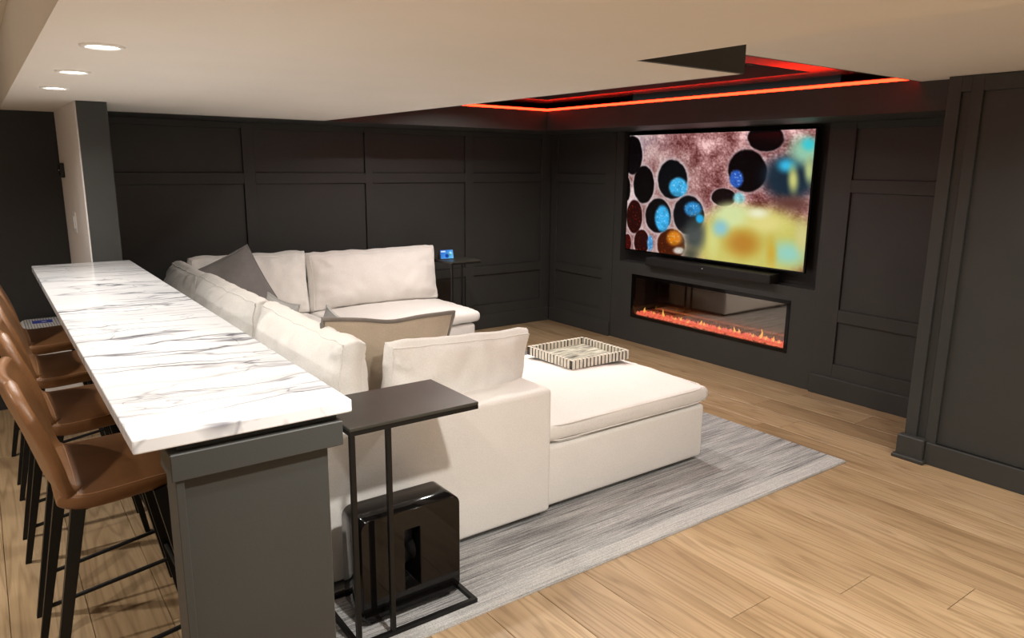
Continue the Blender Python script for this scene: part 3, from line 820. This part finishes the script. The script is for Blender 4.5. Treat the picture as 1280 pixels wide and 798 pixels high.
def mix3(a, b, f): return tuple(x+(y-x)*f for x, y in zip(a, b))
def tv_pic(s, t):
    TL, TR, BR, BL = (178, 107), (1027, 72), (968, 725), (155, 630)
    x = (TL[0]*(1-s)+TR[0]*s)*(1-t)+(BL[0]*(1-s)+BR[0]*s)*t; y = (TL[1]*(1-s)+TR[1]*s)*(1-t)+(BL[1]*(1-s)+BR[1]*s)*t
    n1 = noise.noise(Vector((x/55, y/55, 1))); n2 = noise.noise(Vector((x/24, y/24, 4))); n3 = noise.noise(Vector((x/8, y/8, 9)))
    f = .48+.38*noise.noise(Vector((x/130, y/130, 3)))+.42*n1+.42*abs(n2)-.10+.30*n3
    col = mix3((96, 50, 50), (240, 206, 204), max(0, min(1, f*1.1-.05)))
    col = mix3(col, mix3((188, 182, 196), (240, 226, 214), max(0, min(1, f))), .75*sm(480, 200, x)*sm(330, 100, y)+.0)
    dm = 9; dc = None
    for cx_, cy_, rx_, ry_, c_ in CELLS:
        d = math.hypot((x-cx_)/rx_, (y-cy_)/ry_)+.035*n2
        if d < dm: dm, dc = d, c_
    wl = sm(600, 440, x+60*n1)*sm(150, 260, y+50*n1)
    col = mix3(col, mix3((138, 100, 94), (222, 206, 204), max(0, min(1, f))), .85*wl)
    rim = sm(1.22, 1.02, dm)*.55
    col = mix3(col, (214, 206, 210), rim if x < 620 else rim*.6)
    ins = sm(1.04, .93, dm)
    spec = max(0, n3-.35)*(2.2 if dc and dc[0] > 30 else .8)
    col = mix3(col, mix3(dc, (190, 70, 30) if dc and dc[0] > 30 else (70, 90, 120), min(1, spec)), ins)
    for cx_, cy_, rx_, ry_, c_, so in SPOTS:
        d = math.hypot((x-cx_)/rx_, (y-cy_)/ry_)+.06*n2
        k = sm(1.12, 1-so, d)
        cc = mix3(c_, (225, 242, 250), max(0, n3*1.6-.15)*.7); cc = mix3(cc, tuple(v*.55 for v in c_), max(0, -n2)*.7)
        col = mix3(col, cc, k)
    for cx_, cy_, rx_, ry_, c_, so in BLUR:
        d = math.hypot((x-cx_)/rx_, (y-cy_)/ry_)
        col = mix3(col, c_, sm(1.15, 1.0-so, d)*.95)
    g_ = sum(col)/3; col = tuple(g_+(v-g_)*1.15 for v in col)
    return tuple(max(0, min(1, v/255))**1.18 for v in col)

# ------------------------------------------------------------------ television and sound bar
def tv():
    y0, y1, z0, z1, xf = 2.995, 4.835, .845, 1.882, 4.815
    t = tag(empty('television', (xf, (y0+y1)/2, z0)), 'large flat television showing honeycomb cells, mounted over the fireplace', 'television')
    w = (y1-y0)/2; h = z1-z0
    box('bezel', 'gloss_black', 0, .028, -w, w, 0, h, t, .003)
    box('rear_housing', 'matte_black', .0282, .075, -w*.6, w*.6, h*.1, h*.75, t, .01)
    sx, sz = w-.011, .011
    me = picture_mesh('screen', 340, 191, tv_pic, lambda s, q: (-.0012, sx*(1-2*s), h-sz-(h-2.2*sz)*q))
    link('screen', me, 'screen', t)
    box('wall_mount', 'matte_black', .0752, .0898, -.3, .3, h*.3, h*.6, t)
    sb = tag(empty('sound_bar', (4.70, 3.845, .7425)), 'long black sound bar on the niche ledge under the television', 'sound bar')
    box('sound_bar_body', 'matte_black', .018, .148, -.635, .635, .004, .076, sb, .008, 3)
    box('grille', 'matte_black', .0162, .0178, -.62, .62, .012, .068, sb)
    box('foot', 'black_metal', .10, .14, -.5, -.44, 0, .0045, sb); box('foot', 'black_metal', .10, .14, .44, .5, 0, .0045, sb)
    box('status_light', 'plastic_white', .0150, .0160, -.006, .004, .045, .052, sb)
tv()

# ------------------------------------------------------------------ fireplace
def fireplace():
    y0, y1, z0, z1 = 3.0655, 4.6995, .2375, .6365
    t = tag(empty('electric_fireplace', (FX, (y0+y1)/2, z0)), 'wide black electric fireplace glowing with red embers under the television', 'fireplace')
    w = (y1-y0)/2; h = z1-z0; fr = .028
    f = MB().box(-.006, .02, -w, w, 0, fr).box(-.006, .02, -w, w, h-fr, h).box(-.006, .02, -w, -w+fr, fr, h-fr).box(-.006, .02, w-fr, w, fr, h-fr)
    f.build('frame', 'gloss_black', t)
    d = .155
    b = MB().box(.0205, d, -w, -w+.02, 0, h).box(.0205, d, w-.02, w, 0, h).box(.0205, d, -w+.02, w-.02, 0, .02).box(.0205, d, -w+.02, w-.02, h-.02, h)
    b.build('firebox', 'niche', t)
    MB().box(d+.0002, d+.012, -w, w, 0, h).build('firebox_back', 'firebox', t)
    MB().box(.004, .007, -w+fr, w-fr, fr, h-fr).build('glass', 'glass', t)
    # heat outlet slot
    MB().box(.0215, .05, -w*.65, w*.55, h-.045, h-.0205).build('heater_slot', 'matte_black', t)
    rnd = random.Random(3); e = MB()
    for i in range(1500):
        x = rnd.uniform(.03, d-.012); y = rnd.uniform(-w+.03, w-.03); r = rnd.uniform(.006, .012); z = .022+rnd.uniform(0, .022)
        a = rnd.uniform(0, 6.28)
        vs = [(x+r*math.cos(a+k*2.09), y+r*math.sin(a+k*2.09), z+rnd.uniform(-.3, .3)*r) for k in range(3)]+[(x, y, z+r*1.5), (x, y, z-r)]
        e.add(vs, [(0, 1, 3), (1, 2, 3), (2, 0, 3), (1, 0, 4), (2, 1, 4), (0, 2, 4)])
    o = e.build('ember_bed', 'ember', t); o['kind'] = 'stuff'
    for yy, hh in ((.70, .055), (.60, .03), (.47, .075), (.33, .03), (.29, .035), (.18, .03), (.07, .045), (.02, .04), (-.12, .03), (-.26, .05), (-.30, .04), (-.45, .035), (-.52, .085), (-.57, .04), (-.64, .05), (-.70, .03)):
        vs, fs = lathe([(.0005, 0), (.009, hh*.15), (.011, hh*.3), (.006, hh*.6), (.0005, hh)], 8)
        vs = [(v[0], v[1]+.006*math.sin(v[2]*60+yy*9), v[2]) for v in vs]
        link('flame', mesh('flame', vs, fs), 'flame', t, (rnd.uniform(.05, .10), yy*w/.8, .04), True)
    l = bpy.data.lights.new('ember_glow', 'AREA'); l.shape = 'RECTANGLE'; l.size = 1.4; l.size_y = .06; l.energy = 1.2; l.color = (1, .25, .1)
    lo = bpy.data.objects.new('ember_glow', l); COL.objects.link(lo); lo.parent = t; lo.location = (.08, 0, .07); lo.rotation_euler = (math.pi, 0, R_(90))
fireplace()

# ------------------------------------------------------------------ small things
def smart_display():
    t = tag(empty('smart_display', (3.295, 5.50, .785), R_(-6)), 'small lit blue smart display on the far side table', 'display')
    b = MB(); b.add([(-.068, -.012, 0), (.068, -.012, 0), (.068, .045, 0), (-.068, .045, 0), (-.068, .010, .088), (.068, .010, .088), (.068, .020, .088), (-.068, .020, .088)],
                    [(0, 3, 2, 1), (4, 5, 6, 7), (0, 1, 5, 4), (1, 2, 6, 5), (2, 3, 7, 6), (3, 0, 4, 7)])
    b.build('housing', 'matte_black', t)
    def pic(s, q):
        c_ = mix3((.10, .36, .78), (.45, .78, .95), s*.6+.4*q)
        if .06 < s < .42 and .10 < q < .24: c_ = (.80, .90, .97)
        d = math.hypot((s-.5)*1.6, q-.68)
        c_ = mix3(c_, (.06, .25, .62), sm(.30, .16, d)); c_ = mix3(c_, (.70, .90, .96), sm(.22, .08, math.hypot((s-.80)*1.5, q-.35)))
        c_ = mix3(c_, (.30, .62, .42), sm(.16, .05, math.hypot((s-.72)*1.5, q-.55)))
        return c_
    me = picture_mesh('screen', 28, 18, pic, lambda s, q: (-.061+.122*s, -.0128+.022*(.92-.84*q), .088*(.92-.84*q)))
    link('screen', me, 'screen', t)
smart_display()
th = tag(empty('thermostat', (.4635, 5.41, 1.545)), 'small black thermostat high on the pale partition wall', 'thermostat')
box('body', 'matte_black', -.024, 0, -.045, .045, -.045, .045, th, .008, 3)
box('dial_face', 'gloss_black', -.027, -.0243, -.032, .032, -.032, .032, th, .001)
box('mark', 'plastic_white', -.0278, -.0272, -.018, .018, -.004, .004, th)
sw = tag(empty('light_switch', (.4635, 5.06, 1.245)), 'white rocker light switch on the pale partition wall', 'switch')
box('plate', 'plastic_white', -.006, 0, -.058, .058, -.062, .062, sw, .002)
box('rocker', 'plastic_white', -.012, -.0062, -.022, .022, -.036, .036, sw, .002)
box('screw', 'ring', -.0072, -.0062, -.004, .004, .046, .052, sw); box('screw', 'ring', -.0072, -.0062, -.004, .004, -.052, -.046, sw)

def purifier():
    t = tag(empty('air_purifier', (.275, 5.36, 0)), 'white air purifier with a perforated top and blue display behind the far stool', 'air purifier')
    w, d, h = .30, .44, .60
    o = box('body', 'plastic_white', -w/2, w/2, -d/2, d/2, .012, h, t, .045, 5)
    MB().box(-w/2+.04, w/2-.04, -d/2+.04, d/2-.04, 0, .0125).build('base', 'matte_black', t)
    e = MB()
    for i in range(17):
        for j in range(25):
            x = -w/2+.030+i*.0150; y = -d/2+.030+j*.0158+(.0079 if i % 2 else 0)
            if (abs(x)/(w/2-.012))**5+(abs(y)/(d/2-.012))**5 > .85: continue
            if -.085 < x < .035 and -.01 < y < .10: continue
            vs, fs = lathe([(.0043, h+.0006), (.0002, h+.0006)], 6); e.add([(x+v[0], y+v[1], v[2]) for v in vs], fs)
    o = e.build('perforations', 'matte_black', t); o['kind'] = 'stuff'
    M['blue'] = emit('blue_panel', (.01, .02, .16), .5)
    box('display', 'blue', -.080, .030, -.002, .092, h+.0004, h+.0022, t, .0008)
    box('display_light', 'ring', -.030, -.004, .03, .045, h+.0023, h+.003, t)
purifier()
